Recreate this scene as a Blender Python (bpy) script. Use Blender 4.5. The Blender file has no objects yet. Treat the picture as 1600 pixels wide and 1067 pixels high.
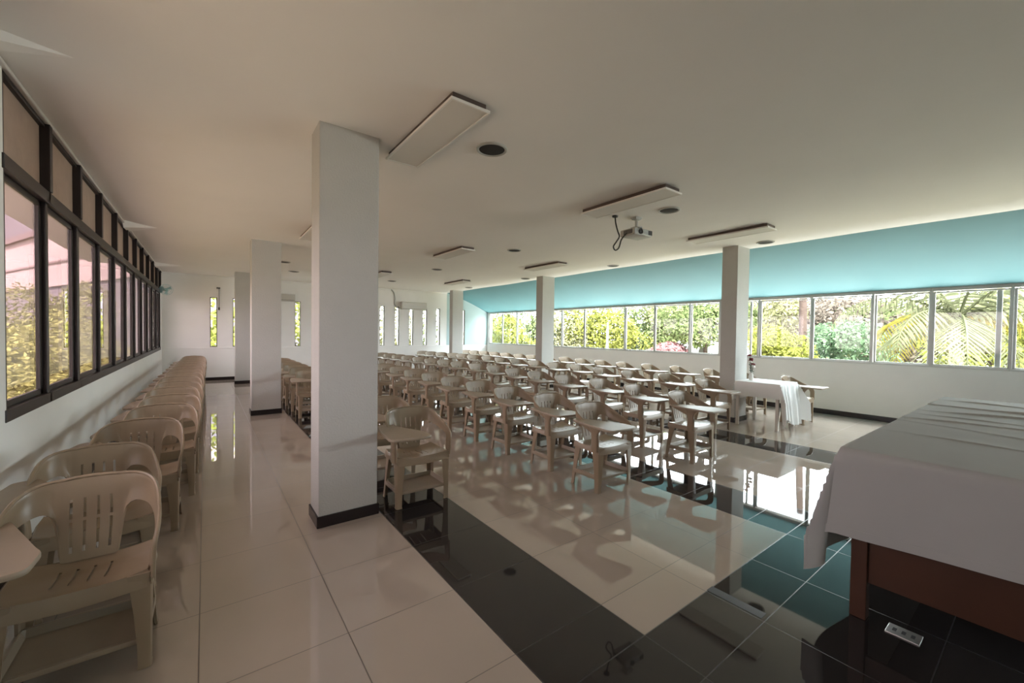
import bpy, bmesh, math, random
from mathutils import Vector, Matrix, Quaternion
rnd = random.Random(11)
D = bpy.data
SC = bpy.context.scene
COL = SC.collection
PI = math.pi

# ------------------------------------------------------------------ materials
def newmat(name):
    m = D.materials.new(name); m.use_nodes = True
    nt = m.node_tree
    return m, nt, nt.nodes['Principled BSDF']

def mat(name, col, rough=.5, spec=.5, metal=0., noise=None, bump=None, trans=None):
    """noise=(scale, amount) colour variation; bump=(scale, strength, distance)"""
    m, nt, b = newmat(name)
    b.inputs['Base Color'].default_value = (*col, 1)
    b.inputs['Roughness'].default_value = rough
    b.inputs['Specular IOR Level'].default_value = spec
    b.inputs['Metallic'].default_value = metal
    if noise or bump:
        tc = nt.nodes.new('ShaderNodeTexCoord')
    if noise:
        n = nt.nodes.new('ShaderNodeTexNoise'); n.inputs['Scale'].default_value = noise[0]
        n.inputs['Detail'].default_value = 5
        nt.links.new(tc.outputs['Object'], n.inputs['Vector'])
        mx = nt.nodes.new('ShaderNodeMix'); mx.data_type = 'RGBA'
        a = noise[1]
        mx.inputs[6].default_value = (*[max(0, c * (1 - a)) for c in col], 1)
        mx.inputs[7].default_value = (*[min(1, c * (1 + a)) for c in col], 1)
        nt.links.new(n.outputs['Fac'], mx.inputs[0]); nt.links.new(mx.outputs[2], b.inputs['Base Color'])
    if bump:
        n = nt.nodes.new('ShaderNodeTexNoise'); n.inputs['Scale'].default_value = bump[0]
        n.inputs['Detail'].default_value = 4
        nt.links.new(tc.outputs['Object'], n.inputs['Vector'])
        bp = nt.nodes.new('ShaderNodeBump'); bp.inputs['Strength'].default_value = bump[1]
        bp.inputs['Distance'].default_value = bump[2]
        nt.links.new(n.outputs['Fac'], bp.inputs['Height']); nt.links.new(bp.outputs['Normal'], b.inputs['Normal'])
    return m

def glass_mat(name, tint, refl=1.0, rough=0.0):
    m = D.materials.new(name); m.use_nodes = True
    nt = m.node_tree; nt.nodes.clear()
    out = nt.nodes.new('ShaderNodeOutputMaterial')
    mix = nt.nodes.new('ShaderNodeMixShader')
    tr = nt.nodes.new('ShaderNodeBsdfTransparent'); tr.inputs['Color'].default_value = (*tint, 1)
    gl = nt.nodes.new('ShaderNodeBsdfGlossy'); gl.inputs['Roughness'].default_value = rough
    gl.inputs['Color'].default_value = (refl, refl, refl, 1)
    fr = nt.nodes.new('ShaderNodeFresnel'); 
    ge = nt.nodes.new('ShaderNodeNewGeometry'); mr = nt.nodes.new('ShaderNodeMapRange')   # both faces of the pane reflect like the outside of glass
    mr.inputs['To Min'].default_value = 1.42; mr.inputs['To Max'].default_value = 1 / 1.42
    nt.links.new(ge.outputs['Backfacing'], mr.inputs['Value']); nt.links.new(mr.outputs[0], fr.inputs['IOR'])
    nt.links.new(fr.outputs[0], mix.inputs[0]); nt.links.new(tr.outputs[0], mix.inputs[1])
    nt.links.new(gl.outputs[0], mix.inputs[2]); nt.links.new(mix.outputs[0], out.inputs[0])
    return m

def leaf_mat(name, col, var=.45, transl=.35):
    m = D.materials.new(name); m.use_nodes = True
    nt = m.node_tree; nt.nodes.clear()
    out = nt.nodes.new('ShaderNodeOutputMaterial')
    tc = nt.nodes.new('ShaderNodeTexCoord')
    n = nt.nodes.new('ShaderNodeTexNoise'); n.inputs['Scale'].default_value = 1.7; n.inputs['Detail'].default_value = 6
    nt.links.new(tc.outputs['Object'], n.inputs['Vector'])
    rp = nt.nodes.new('ShaderNodeValToRGB')
    rp.color_ramp.elements[0].position = .32; rp.color_ramp.elements[1].position = .68
    rp.color_ramp.elements[0].color = (*[c * (1 - var) for c in col], 1)
    rp.color_ramp.elements[1].color = (*[min(1, c * (1 + var)) for c in col], 1)
    nt.links.new(n.outputs['Fac'], rp.inputs[0])
    d = nt.nodes.new('ShaderNodeBsdfDiffuse'); t = nt.nodes.new('ShaderNodeBsdfTranslucent')
    nt.links.new(rp.outputs[0], d.inputs[0]); nt.links.new(rp.outputs[0], t.inputs[0])
    mx = nt.nodes.new('ShaderNodeMixShader'); mx.inputs[0].default_value = transl
    nt.links.new(d.outputs[0], mx.inputs[1]); nt.links.new(t.outputs[0], mx.inputs[2])
    nt.links.new(mx.outputs[0], out.inputs[0])
    return m

def floor_mat():
    m, nt, b = newmat('polished_tiles')
    L = nt.links
    tc = nt.nodes.new('ShaderNodeTexCoord'); sp = nt.nodes.new('ShaderNodeSeparateXYZ')
    L.new(tc.outputs['Object'], sp.inputs[0])
    def M(op, a, bb=None, c=None):
        n = nt.nodes.new('ShaderNodeMath'); n.operation = op
        for i, v in enumerate((a, bb, c)):
            if v is None: continue
            if isinstance(v, (int, float)): n.inputs[i].default_value = v
            else: L.new(v, n.inputs[i])
        return n.outputs[0]
    X, Y = sp.outputs[0], sp.outputs[1]
    def grout(v, off):
        t = M('ADD', v, -off + 60.0)
        f = M('MODULO', t, .6)
        return M('LESS_THAN', f, .0048)
    black = M('LESS_THAN', Y, 1.217)
    for a, c in ((1.169, 1.771), (3.575, 4.19), (5.985, 6.64)):
        s = M('MULTIPLY', M('GREATER_THAN', X, a), M('LESS_THAN', X, c))
        black = M('MAXIMUM', black, s)
    gx = grout(X, -.029); gy = grout(Y, 2.10)
    edge = M('COMPARE', Y, 1.217, .003)
    g = M('MAXIMUM', M('MAXIMUM', gx, gy), edge)
    # tile-to-tile tone and cloudy veins
    tx = M('FLOOR', M('DIVIDE', M('ADD', X, 60.029), .6)); ty = M('FLOOR', M('DIVIDE', M('ADD', Y, 57.9), .6))
    cv = nt.nodes.new('ShaderNodeCombineXYZ'); L.new(tx, cv.inputs[0]); L.new(ty, cv.inputs[1])
    wn = nt.nodes.new('ShaderNodeTexWhiteNoise'); wn.noise_dimensions = '2D'; L.new(cv.outputs[0], wn.inputs['Vector'])
    no = nt.nodes.new('ShaderNodeTexNoise'); no.inputs['Scale'].default_value = 2.5; no.inputs['Detail'].default_value = 6
    L.new(tc.outputs['Object'], no.inputs['Vector'])
    def mix(f, a, c):
        n = nt.nodes.new('ShaderNodeMix'); n.data_type = 'RGBA'
        L.new(f, n.inputs[0])
        for i, v in ((6, a), (7, c)):
            if isinstance(v, tuple): n.inputs[i].default_value = (*v, 1)
            else: L.new(v, n.inputs[i])
        return n.outputs[2]
    tone = M('ADD', M('MULTIPLY', wn.outputs['Value'], .35), M('MULTIPLY', no.outputs['Fac'], .65))
    cream = mix(tone, (.38, .315, .265), (.44, .37, .315))
    dark = mix(tone, (.018, .0155, .0155), (.030, .026, .025))
    base = mix(black, cream, dark)
    gcol = mix(black, (.10, .072, .055), (.028, .024, .023))
    L.new(mix(g, base, gcol), b.inputs['Base Color'])
    rough = M('ADD', M('MULTIPLY', g, M('ADD', .4, M('MULTIPLY', black, -.08))), M('MULTIPLY', black, .03))
    L.new(rough, b.inputs['Roughness'])
    L.new(M('ADD', 1.9, M('MULTIPLY', black, -.33)), b.inputs['IOR'])
    b.inputs['Specular IOR Level'].default_value = .5
    return m

MT = {}
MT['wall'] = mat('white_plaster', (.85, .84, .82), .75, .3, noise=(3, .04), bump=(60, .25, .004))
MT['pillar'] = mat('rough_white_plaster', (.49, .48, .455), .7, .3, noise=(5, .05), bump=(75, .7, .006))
MT['ceiling'] = mat('ceiling_paint', (.90, .87, .84), .85, .2, noise=(.8, .05), bump=(1.2, .25, .05))
MT['teal'] = mat('teal_paint', (.125, .285, .305), .7, .3, noise=(1.5, .05), bump=(2.0, .25, .03))
MT['teallit'] = mat('wall_lit_pale_teal', (.46, .58, .585), .75, .3, noise=(2, .05))  # teal light on the back wall end, put into the wall colour
MT['floor'] = floor_mat()
MT['skirting'] = mat('black_skirting_tile', (.018, .013, .014), .25, .5)
MT['brownmetal'] = mat('dark_brown_metal', (.020, .013, .012), .45, .5)
MT['greymetal'] = mat('window_aluminium', (.56, .56, .53), .4, .5, metal=.3)
MT['glass'] = glass_mat('clear_glass', (.93, .96, .95))
MT['tinted'] = glass_mat('bronze_tinted_glass', (.53, .475, .47))
MT['frosted'] = mat('brown_frosted_panel', (.42, .31, .25), .6, .3, noise=(9, .12), bump=(40, .4, .004))
MT['plastic'] = mat('beige_plastic', (.285, .212, .142), .36, .5, noise=(12, .04))
MT['plasticd'] = mat('beige_plastic_worn', (.31, .245, .18), .42, .5, noise=(14, .06))
MT['foot'] = mat('beige_plastic_foot', (.36, .28, .195), .4, .5)
MT['cloth'] = mat('white_cloth', (.56, .55, .54), .9, .1, noise=(9, .03), bump=(500, .15, .001))
def _translucent(m, f):
    nt = m.node_tree; out = nt.nodes['Material Output']; b = nt.nodes['Principled BSDF']
    t = nt.nodes.new('ShaderNodeBsdfTranslucent'); t.inputs[0].default_value = (.62, .60, .57, 1)
    x = nt.nodes.new('ShaderNodeMixShader'); x.inputs[0].default_value = f
    nt.links.new(b.outputs[0], x.inputs[1]); nt.links.new(t.outputs[0], x.inputs[2]); nt.links.new(x.outputs[0], out.inputs[0])
_translucent(MT['cloth'], .3)

MT['clothx'] = mat('bright_white_cloth', (.80, .80, .80), .9, .1, noise=(9, .03), bump=(500, .15, .001))
MT['wood'] = mat('red_brown_wood', (.066, .025, .013), .45, .4, noise=(6, .25))
MT['whitewood'] = mat('white_painted_wood', (.66, .62, .58), .5, .4, noise=(8, .05))
MT['panel'] = mat('light_diffuser', (.72, .68, .63), .6, .3)
MT['panelframe'] = mat('light_white_frame', (.80, .77, .73), .4, .4)
MT['tray'] = mat('light_tray_dark_steel', (.10, .07, .06), .5, .4)
MT['grille'] = mat('speaker_black_grille', (.018, .014, .013), .7, .3, bump=(400, .6, .002))
MT['rim'] = mat('speaker_grey_rim', (.44, .43, .40), .5, .4)
MT['whiteplastic'] = mat('white_plastic', (.70, .68, .64), .4, .5)
MT['projgrey'] = mat('projector_grey', (.42, .40, .37), .45, .5)
MT['acwhite'] = mat('aircon_cream', (.55, .53, .49), .4, .5)
MT['darkplastic'] = mat('dark_plastic', (.03, .028, .028), .4, .5)
MT['cable'] = mat('black_cable', (.02, .018, .018), .5, .4)
MT['greyconduit'] = mat('grey_conduit', (.42, .43, .42), .5, .4)
MT['steel'] = mat('brushed_steel', (.55, .53, .50), .35, .5, metal=.9)
MT['tape'] = mat('grey_tape', (.045, .042, .04), .5, .3)
MT['fanblue'] = mat('pale_blue_plastic', (.33, .52, .54), .4, .5)
MT['redflower'] = mat('dark_red_petals', (.16, .012, .02), .6, .3)
MT['whiteflower'] = mat('white_petals', (.8, .78, .75), .6, .3)
MT['stem'] = mat('green_stem', (.03, .06, .02), .6, .3)
MT['bark'] = mat('tree_bark', (.032, .021, .017), .9, .2, noise=(5, .35), bump=(9, .6, .05))
MT['palmtrunk'] = mat('palm_bark', (.28, .22, .17), .9, .2, noise=(8, .3), bump=(14, .6, .04))
MT['paving'] = mat('pale_paving', (.76, .74, .72), .9, .1, noise=(.8, .1))
MT['ground'] = mat('grass_ground', (.30, .28, .20), .95, .1, noise=(.6, .35))
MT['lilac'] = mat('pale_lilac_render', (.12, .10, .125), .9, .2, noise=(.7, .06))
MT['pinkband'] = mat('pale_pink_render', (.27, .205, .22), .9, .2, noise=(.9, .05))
MT['darkband'] = mat('dark_ledge', (.13, .09, .10), .9, .2)
MT['render'] = mat('outside_render', (.30, .27, .29), .9, .2)
MT['slitframe'] = mat('slit_dark_frame', (.06, .05, .035), .5, .4)
MT['redroof'] = mat('pink_red_roof', (.62, .24, .24), .8, .2, noise=(3, .2))
MT['carwhite'] = mat('pale_car_paint', (.75, .78, .80), .3, .5)

# ------------------------------------------------------------------ mesh helpers
class MB:
    def __init__(s): s.v = []; s.f = []
    def add(s, vs, fs, M=None):
        o = len(s.v)
        s.v += [tuple(M @ Vector(p)) if M else tuple(p) for p in vs]
        s.f += [tuple(i + o for i in f) for f in fs]
        return s
    def box(s, x0, x1, y0, y1, z0, z1, M=None):
        vs = [(x, y, z) for x in (x0, x1) for y in (y0, y1) for z in (z0, z1)]
        return s.add(vs, [(0, 1, 3, 2), (4, 6, 7, 5), (0, 4, 5, 1), (2, 3, 7, 6), (0, 2, 6, 4), (1, 5, 7, 3)], M)
    def bbox(s, x0, x1, y0, y1, z0, z1, r=.004, seg=2, M=None):
        bm = bmesh.new()
        bmesh.ops.create_cube(bm, size=1)
        for v in bm.verts:
            v.co = ((x0 + x1) / 2 + v.co.x * (x1 - x0), (y0 + y1) / 2 + v.co.y * (y1 - y0), (z0 + z1) / 2 + v.co.z * (z1 - z0))
        bmesh.ops.bevel(bm, geom=bm.edges[:], offset=r, segments=seg, affect='EDGES', profile=.5)
        bm.verts.index_update()
        s.add([v.co[:] for v in bm.verts], [tuple(v.index for v in f.verts) for f in bm.faces], M)
        bm.free(); return s
    def loft(s, rings, cap=True, M=None):
        n = len(rings[0]); vs = [p for r in rings for p in r]; fs = []
        for i in range(len(rings) - 1):
            for j in range(n):
                k = (j + 1) % n
                fs.append((i * n + j, i * n + k, (i + 1) * n + k, (i + 1) * n + j))
        if cap:
            fs.append(tuple(reversed(range(n)))); fs.append(tuple((len(rings) - 1) * n + j for j in range(n)))
        return s.add(vs, fs, M)
    def prism(s, poly, z0, z1, M=None):
        return s.loft([[(x, y, z0) for x, y in poly], [(x, y, z1) for x, y in poly]], True, M)
    def lathe(s, prof, n=24, M=None):
        rings = [[(r * math.cos(2 * PI * j / n), r * math.sin(2 * PI * j / n), z) for j in range(n)] for r, z in prof]
        return s.loft(rings, True, M)
    def tube(s, pts, r, n=8, M=None):
        pts = [Vector(p) for p in pts]; rings = []
        up = Vector((0, 0, 1)); prev = None
        for i, p in enumerate(pts):
            d = (pts[min(i + 1, len(pts) - 1)] - pts[max(i - 1, 0)]).normalized()
            if prev is None:
                a = d.cross(up)
                if a.length < .05: a = d.cross(Vector((1, 0, 0)))
            else:
                a = prev - d * prev.dot(d)
            a.normalize(); b = d.cross(a); prev = a
            rr = r[i] if isinstance(r, (list, tuple)) else r
            rings.append([tuple(p + (a * math.cos(2 * PI * j / n) + b * math.sin(2 * PI * j / n)) * rr) for j in range(n)])
        return s.loft(rings, True, M)
    def build(s, name, m, parent=None, smooth=False, angle=40, loc=None, rot=None):
        me = D.meshes.new(name); me.from_pydata(s.v, [], s.f)
        bm = bmesh.new(); bm.from_mesh(me)
        bmesh.ops.recalc_face_normals(bm, faces=bm.faces[:])
        bm.to_mesh(me); bm.free()
        if smooth:
            for p in me.polygons: p.use_smooth = True
            try: me.set_sharp_from_angle(angle=math.radians(angle))
            except Exception: pass
        me.materials.append(m); me.update()
        o = D.objects.new(name, me); COL.objects.link(o)
        if parent: o.parent = parent
        if loc: o.location = loc
        if rot: o.rotation_euler = rot
        return o

def shell(vs, fs, t):
    """solid sheet of thickness t from an open surface (offset against the normals)"""
    bm = bmesh.new()
    bv = [bm.verts.new(p) for p in vs]
    for f in fs: bm.faces.new([bv[i] for i in f])
    loose = [v for v in bm.verts if not v.link_faces]
    bmesh.ops.delete(bm, geom=loose, context='VERTS')
    bm.normal_update(); bm.verts.index_update(); bm.faces.ensure_lookup_table()
    n = len(bm.verts)
    A = [v.co.copy() for v in bm.verts]; B = [v.co - v.normal * t for v in bm.verts]
    out = []
    for f in bm.faces:
        ix = [v.index for v in f.verts]
        out.append(tuple(ix)); out.append(tuple(i + n for i in reversed(ix)))
    for e in bm.edges:
        if len(e.link_faces) == 1:
            l = e.link_loops[0]; a = l.vert.index; b = l.link_loop_next.vert.index
            out.append((b, a, a + n, b + n))
    bm.free()
    return [tuple(p) for p in A + B], out

def catmull(P, sub):
    """P: list of points (tuples); returns densified list"""
    out = []
    n = len(P)
    for i in range(n - 1):
        p0, p1, p2, p3 = (Vector(P[max(i - 1, 0)]), Vector(P[i]), Vector(P[i + 1]), Vector(P[min(i + 2, n - 1)]))
        k = sub[i] if isinstance(sub, (list, tuple)) else sub
        for j in range(k):
            t = j / k
            out.append(.5 * ((2 * p1) + (-p0 + p2) * t + (2 * p0 - 5 * p1 + 4 * p2 - p3) * t * t + (-p0 + 3 * p1 - 3 * p2 + p3) * t ** 3))
    out.append(Vector(P[-1]))
    return out

def rounded(poly, r, n=5):
    """round the corners of a 2D polygon"""
    out = []
    m = len(poly)
    for i in range(m):
        p = Vector(poly[i]).to_2d(); a = Vector(poly[i - 1]).to_2d() - p; b = Vector(poly[(i + 1) % m]).to_2d() - p
        rr = r[i] if isinstance(r, (list, tuple)) else r
        d = min(rr, a.length * .45, b.length * .45)
        s = p + a.normalized() * d; e = p + b.normalized() * d
        for k in range(n + 1):
            t = k / n
            q = s * (1 - t) ** 2 + p * 2 * t * (1 - t) + e * t * t
            out.append((q.x, q.y))
    return out

def slab(mb, poly, z0, z1, e=.004, M=None):
    """prism with softened top and bottom edges"""
    cx = sum(p[0] for p in poly) / len(poly); cy = sum(p[1] for p in poly) / len(poly)
    R = max(math.hypot(p[0] - cx, p[1] - cy) for p in poly)
    k = 1 - e / R
    ins = [(cx + (x - cx) * k, cy + (y - cy) * k) for x, y in poly]
    rings = [[(x, y, z0) for x, y in ins], [(x, y, z0 + e) for x, y in poly],
             [(x, y, z1 - e) for x, y in poly], [(x, y, z1) for x, y in ins]]
    return mb.loft(rings, True, M)

def empty(name, loc, label, cat, group=None, rz=0.):
    o = D.objects.new(name, None); COL.objects.link(o)
    o.location = loc; o.rotation_euler = (0, 0, rz); o.empty_display_size = .1
    return tag(o, label, cat, group)
def tag(o, label, cat, group=None, kind=None):
    o['label'] = label; o['category'] = cat
    if group: o['group'] = group
    if kind: o['kind'] = kind
    return o
def struct(o):
    o['kind'] = 'structure'; return o
def dup(root, loc, label, rz=0.):
    r = root.copy(); COL.objects.link(r); r.location = loc; r.rotation_euler = (0, 0, rz)
    r['label'] = label
    for ch in list(root.children):
        c = ch.copy(); COL.objects.link(c); c.parent = r
        for g in ch.children:
            d = g.copy(); COL.objects.link(d); d.parent = c
    return r

# ------------------------------------------------------------------ room shell
XL, XR, YB, YF = -.96, 9.80, 14.90, -6.6
ZC = 3.08
T = .18
SILL_L, SILL_R, HEAD_R = .935, 1.03, 2.36
XS = 7.84                      # where the flat ceiling turns into the teal slope

struct(MB().box(XL - .6, XR + .4, YF - .4, YB + .4, -.25, 0).build('floor', MT['floor']))

# ceiling: gently uneven sheet with thickness
mb = MB(); nx, ny = 56, 90
vs = []; fs = []
for i in range(nx + 1):
    for j in range(ny + 1):
        x = XL - .1 + (XS - XL + .1) * i / nx; y = YF - .1 + (YB - YF + .2) * j / ny
        w = .006 * math.sin(x * 1.9 + .6 * math.sin(y * .8)) + .006 * math.sin(y * 2.4 + .5 * x) 
        vs.append((x, y, ZC + w * .8))
for i in range(nx):
    for j in range(ny):
        a = i * (ny + 1) + j
        fs.append((a, a + ny + 1, a + ny + 2, a + 1))
n0 = len(vs)
vs2 = vs + [(x, y, ZC + .12) for x, y, z in vs]
fs2 = fs + [tuple(n0 + k for k in reversed(f)) for f in fs]
struct(mb.add(vs2, fs2).build('ceiling', MT['ceiling'], smooth=True))
# teal slope, slightly wavy
vs = []; fs = []
for i in range(11):
    for j in range(ny + 1):
        t = i / 10; x = XS + (XR + .02 - XS) * t; y = YF - .1 + (YB - YF + .2) * j / ny
        z = ZC + (HEAD_R - ZC) * t + .05 * math.sin(PI * t) * (1 + .25 * math.sin(y * .9))
        z += (.006 * math.sin(x * 1.9 + .6 * math.sin(y * .8)) + .006 * math.sin(y * 2.4 + .5 * x)) * .8 * (1 - t)
        vs.append((x, y, z))
for i in range(10):
    for j in range(ny):
        a = i * (ny + 1) + j
        fs.append((a, a + ny + 1, a + ny + 2, a + 1))
n0 = len(vs)
vs2 = vs + [(x, y, z + .12) for x, y, z in vs]
fs2 = fs + [tuple(n0 + k for k in reversed(f)) for f in fs]
struct(MB().add(vs2, fs2).build('ceiling_slope', MT['teal'], smooth=True))
# roof slab above; its wide left eave is added to shut out sun
struct(MB().box(XL - 1.5, XR + .35, YF - .5, YB + .5, ZC + .16, ZC + .4).build('roof', MT['render']))

# left wall: plinth under the window, solid near part, return above
YW0 = 3.79
struct(MB().box(XL - T, XL, YF, YB + T, 0, SILL_L).build('wall_left', MT['wall']))
struct(MB().box(XL - T, XL, 3.0, YW0, SILL_L, ZC + .15).build('wall_left_pier', MT['wall']))
struct(MB().box(XL - T, XL, YF, 1.0, SILL_L, ZC + .15).build('wall_left_front', MT['wall']))
struct(MB().box(XL - T, XL, 14.46, YB + T, SILL_L, ZC + .15).build('wall_left_back', MT['wall']))
# right wall
struct(MB().box(XR, XR + T, YF, YB + T, 0, SILL_R).build('wall_right', MT['wall']))
struct(MB().box(XR, XR + T, YF, YB + T, HEAD_R + .005, ZC + .15).build('wall_right_head', MT['wall']))
struct(MB().box(XR, XR + T, 14.78, YB + T, SILL_R, HEAD_R).build('wall_right_back', MT['wall']))
struct(MB().box(XR, XR + T, YF, -6.0, SILL_R, HEAD_R).build('wall_right_front', MT['wall']))
# front wall behind the camera
struct(MB().box(XL - T, XR + T, YF - T, YF, 0, ZC + .15).build('wall_front', MT['wall']))

# back wall with slit windows
SX = [.20, .75, 1.30, 1.85, 2.42, 2.98, 3.54, 4.10, 4.66, 5.20, 5.76, 6.32, 6.89, 7.46, 8.03, 8.60]
SW, SZ0, SZ1 = .085, .985, 2.44
mb = MB()
xs = [XL - T] + [v for x in SX for v in (x - SW, x + SW)] + [XR + T]
for i in range(0, len(xs), 2):
    mb.box(xs[i], xs[i + 1], YB, YB + T, SZ0, SZ1)
mb.box(XL - T, XS, YB, YB + T, SZ1, ZC + .15)
mb.box(XL - T, XR + T, YB, YB + T, 0, SZ0)
struct(mb.build('wall_back', MT['wall']))
struct(MB().box(XS, XR + T, YB, YB + T, SZ1, ZC + .15).box(SX[-1] + SW + .001, XR + T, YB - .004, YB, SZ0, SZ1).box(XS, SX[-1] - SW - .001, YB - .004, YB, SZ0, SZ1).build('wall_back_return', MT['teallit']))  # right end of the wall, coloured as if lit teal
struct(MB().bbox(XL, XR, YB - .012, YB + .001, SZ0 - .05, SZ0 - .015, .004).build('trim_0', MT['wall']))
struct(MB().bbox(XL, XS, YB - .03, YB + .001, ZC - .05, ZC + .01, .006).build('trim_1', MT['wall']))

# baseboards
struct(MB().bbox(XL, XR, YB - .015, YB + .002, 0, .09, .003).build('baseboard_back', MT['skirting']))
struct(MB().bbox(XR - .015, XR + .002, YF, YB, 0, .095, .003).build('baseboard_right', MT['skirting']))
struct(MB().bbox(XL - .002, XL + .015, YF, YB, 0, .09, .003).build('baseboard_left', MT['skirting']))

# ceiling sheet flaps along the left wall (lowered wedges at the beam lines)
for k, (y, w, lx, h) in enumerate(((3.48, .14, .37, .06), (8.5, .36, .38, .09), (13.2, .42, .55, .09))):
    vs = [(XL, y - w, ZC + .02), (XL, y + w, ZC + .02), (XL, y - w * .6, ZC - h), (XL, y + w * .6, ZC - h * .8), (XL + lx, y, ZC + .004)]
    struct(MB().add(vs, [(0, 2, 3, 1), (0, 4, 2), (1, 3, 4), (2, 4, 3), (0, 1, 4)]).build('trim_%d' % (k + 2), MT['ceiling']))
# cornice bead under the ceiling on the left window side
struct(MB().bbox(XL - .01, XL + .022, YF, YB, ZC - .035, ZC - .008, .006).build('trim_5', MT['whitewood']))
# ------------------------------------------------------------------ windows
wn = 1
def window(name_frame, boxes, m, pane, gm, panename='pane'):
    global wn
    mb = MB()
    for b in boxes: mb.bbox(*b, .003, 1)
    o = struct(mb.build('window_%d' % wn, m)); wn += 1
    if pane: MB().box(*pane).build(panename, gm, o)
    return o
# left: lower sashes and upper lights, one window per bay
YLm = [3.79, 4.66, 5.62, 6.62, 7.62, 8.60, 9.58, 10.56, 11.54, 12.52, 13.50, 14.46]
ZT0, ZT1 = 2.455, 2.545
x0, x1 = XL - .065, XL - .005
YLadded = [1.0, 2.0, 3.0]  # bays added out of view to brighten the near ceiling and floor
BAYS = [(i, YLm[i], YLm[i + 1]) for i in range(len(YLm) - 1)] + [(i, YLadded[i], YLadded[i + 1]) for i in range(len(YLadded) - 1)]
for i, a, b in BAYS:
    pw = .05 if i % 2 else .035
    bx = [(x0, x1 + .012, a - .02, b + .02, SILL_L, SILL_L + .075), (x0, x1, b - pw, b + pw * .6, SILL_L + .07, ZT0)]
    if i == 0: bx.append((x0, x1, a - .01, a + .04, SILL_L + .07, ZT0))
    # sliding sash stile beside the mullion
    so = .02 if i % 2 else .035
    bx += [(x0 + .012, x0 + .036, b - pw - .055, b - pw + .005, SILL_L + .07, ZT0),
           (x0 + .012, x0 + .036, a + .02, b - pw, SILL_L + .07, SILL_L + .115),
           (x0 + .012, x0 + .036, a + .02, b - pw, ZT0 - .04, ZT0)]
    window('', bx, MT['brownmetal'], (x0 + .021, x0 + .027, a + .02, b - pw - .02, SILL_L + .1, ZT0 - .02), MT['tinted'])
for i, a, b in BAYS:
    bx = [(x0, x1 + .016, a - .02, b + .02, ZT0, ZT1), (x0, x1 + .026, b - .034, b + .034, ZT1, ZC - .03),
          (x0, x1, a, b, ZC - .06, ZC - .005)]
    if i == 0: bx.append((x0, x1, a - .01, a + .04, ZT1, ZC - .03))
    window('', bx, MT['brownmetal'], (x0 + .02, x0 + .03, a + .02, b - .02, ZT1 - .01, ZC - .04), MT['frosted'], 'panel')
# right: one window per sash
YRm = [14.78, 13.80, 12.82, 11.6, 10.28, 9.23, 7.63, 6.64, 5.62, 4.86, 4.00, 3.02, 2.07, 1.31, .44, -.5, -1.5, -2.6, -3.7, -4.8, -6.0]  # last bays lengthen the unseen row to brighten the front ceiling
x0, x1 = XR + .02, XR + .075
for i in range(len(YRm) - 1):
    b, a = YRm[i], YRm[i + 1]
    wide = .05 if i in (1, 8, 12) else .034
    f = .03
    dx = .0 if i % 2 else .02
    bx = [(x0 - .01, x1 + .01, a, b, SILL_R - .002, SILL_R + .035), (x0 - .01, x1 + .01, a, b, HEAD_R - .05, HEAD_R + .002),
          (x0 - .005, x1, a - wide / 2, a + wide / 2, SILL_R + .03, HEAD_R - .045),
          (x0 + dx, x0 + dx + .03, b - wide / 2 - f, b - wide / 2, SILL_R + .03, HEAD_R - .08),
          (x0 + dx, x0 + dx + .03, a + wide / 2, a + wide / 2 + .012, SILL_R + .03, HEAD_R - .08),
          (x0 + dx, x0 + dx + .03, a + wide / 2, b - wide / 2, SILL_R + .033, SILL_R + .055),
          (x0 + dx, x0 + dx + .03, a + wide / 2, b - wide / 2, HEAD_R - .085, HEAD_R - .062)]
    if i == 0: bx.append((x0 - .005, x1, b - .025, b + .01, SILL_R, HEAD_R))
    if i == 9: bx.append((x0 + .035, x0 + .06, a + .16, a + .2, SILL_R + .03, HEAD_R - .06))
    if i == 13: bx.append((x0 + .035, x0 + .06, a + .1, a + .16, SILL_R + .03, HEAD_R - .06))
    window('', bx, MT['greymetal'], (x0 + dx + .012, x0 + dx + .018, a + wide / 2 + .005, b - wide / 2 - .015, SILL_R + .045, HEAD_R - .07), MT['glass'])
# slit windows of the back wall
for x in SX:
    f = .018
    bx = [(x - SW, x - SW + f, YB + .02, YB + .07, SZ0, SZ1), (x + SW - f, x + SW, YB + .02, YB + .07, SZ0, SZ1),
          (x - SW, x + SW, YB + .02, YB + .07, SZ0, SZ0 + f), (x - SW, x + SW, YB + .02, YB + .07, SZ1 - f, SZ1)]
    window('', bx, MT['slitframe'], (x - SW + f, x + SW - f, YB + .042, YB + .048, SZ0 + f, SZ1 - f), MT['glass'])

# ------------------------------------------------------------------ pillars
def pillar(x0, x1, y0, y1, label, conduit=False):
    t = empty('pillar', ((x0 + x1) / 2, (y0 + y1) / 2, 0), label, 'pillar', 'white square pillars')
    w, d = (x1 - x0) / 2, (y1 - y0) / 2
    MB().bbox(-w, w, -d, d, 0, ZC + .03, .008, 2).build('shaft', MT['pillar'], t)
    b = MB(); e = .012
    b.bbox(-w - e, w + e, -d - e, -d + .004, 0, .088, .003).bbox(-w - e, w + e, d - .004, d + e, 0, .088, .003)
    b.bbox(-w - e, -w + .004, -d, d, 0, .088, .003).bbox(w - .004, w + e, -d, d, 0, .088, .003)
    b.build('skirting', MT['skirting'], t)
    if conduit:
        c = MB().bbox(w + .0, w + .03, -d + .06, -d + .11, .12, ZC - .02, .004)
        c.bbox(w, w + .05, d - .12, d - .05, .12, ZC - .02, .004)
        c.build('conduit', MT['greyconduit'], t)
    return t
pillar(.69, 1.142, 3.365, 3.65, 'nearest white pillar with black skirting, in the left foreground')
pillar(.648, 1.105, 8.46, 8.74, 'white pillar behind the nearest one, between left chairs and black floor band')
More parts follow.
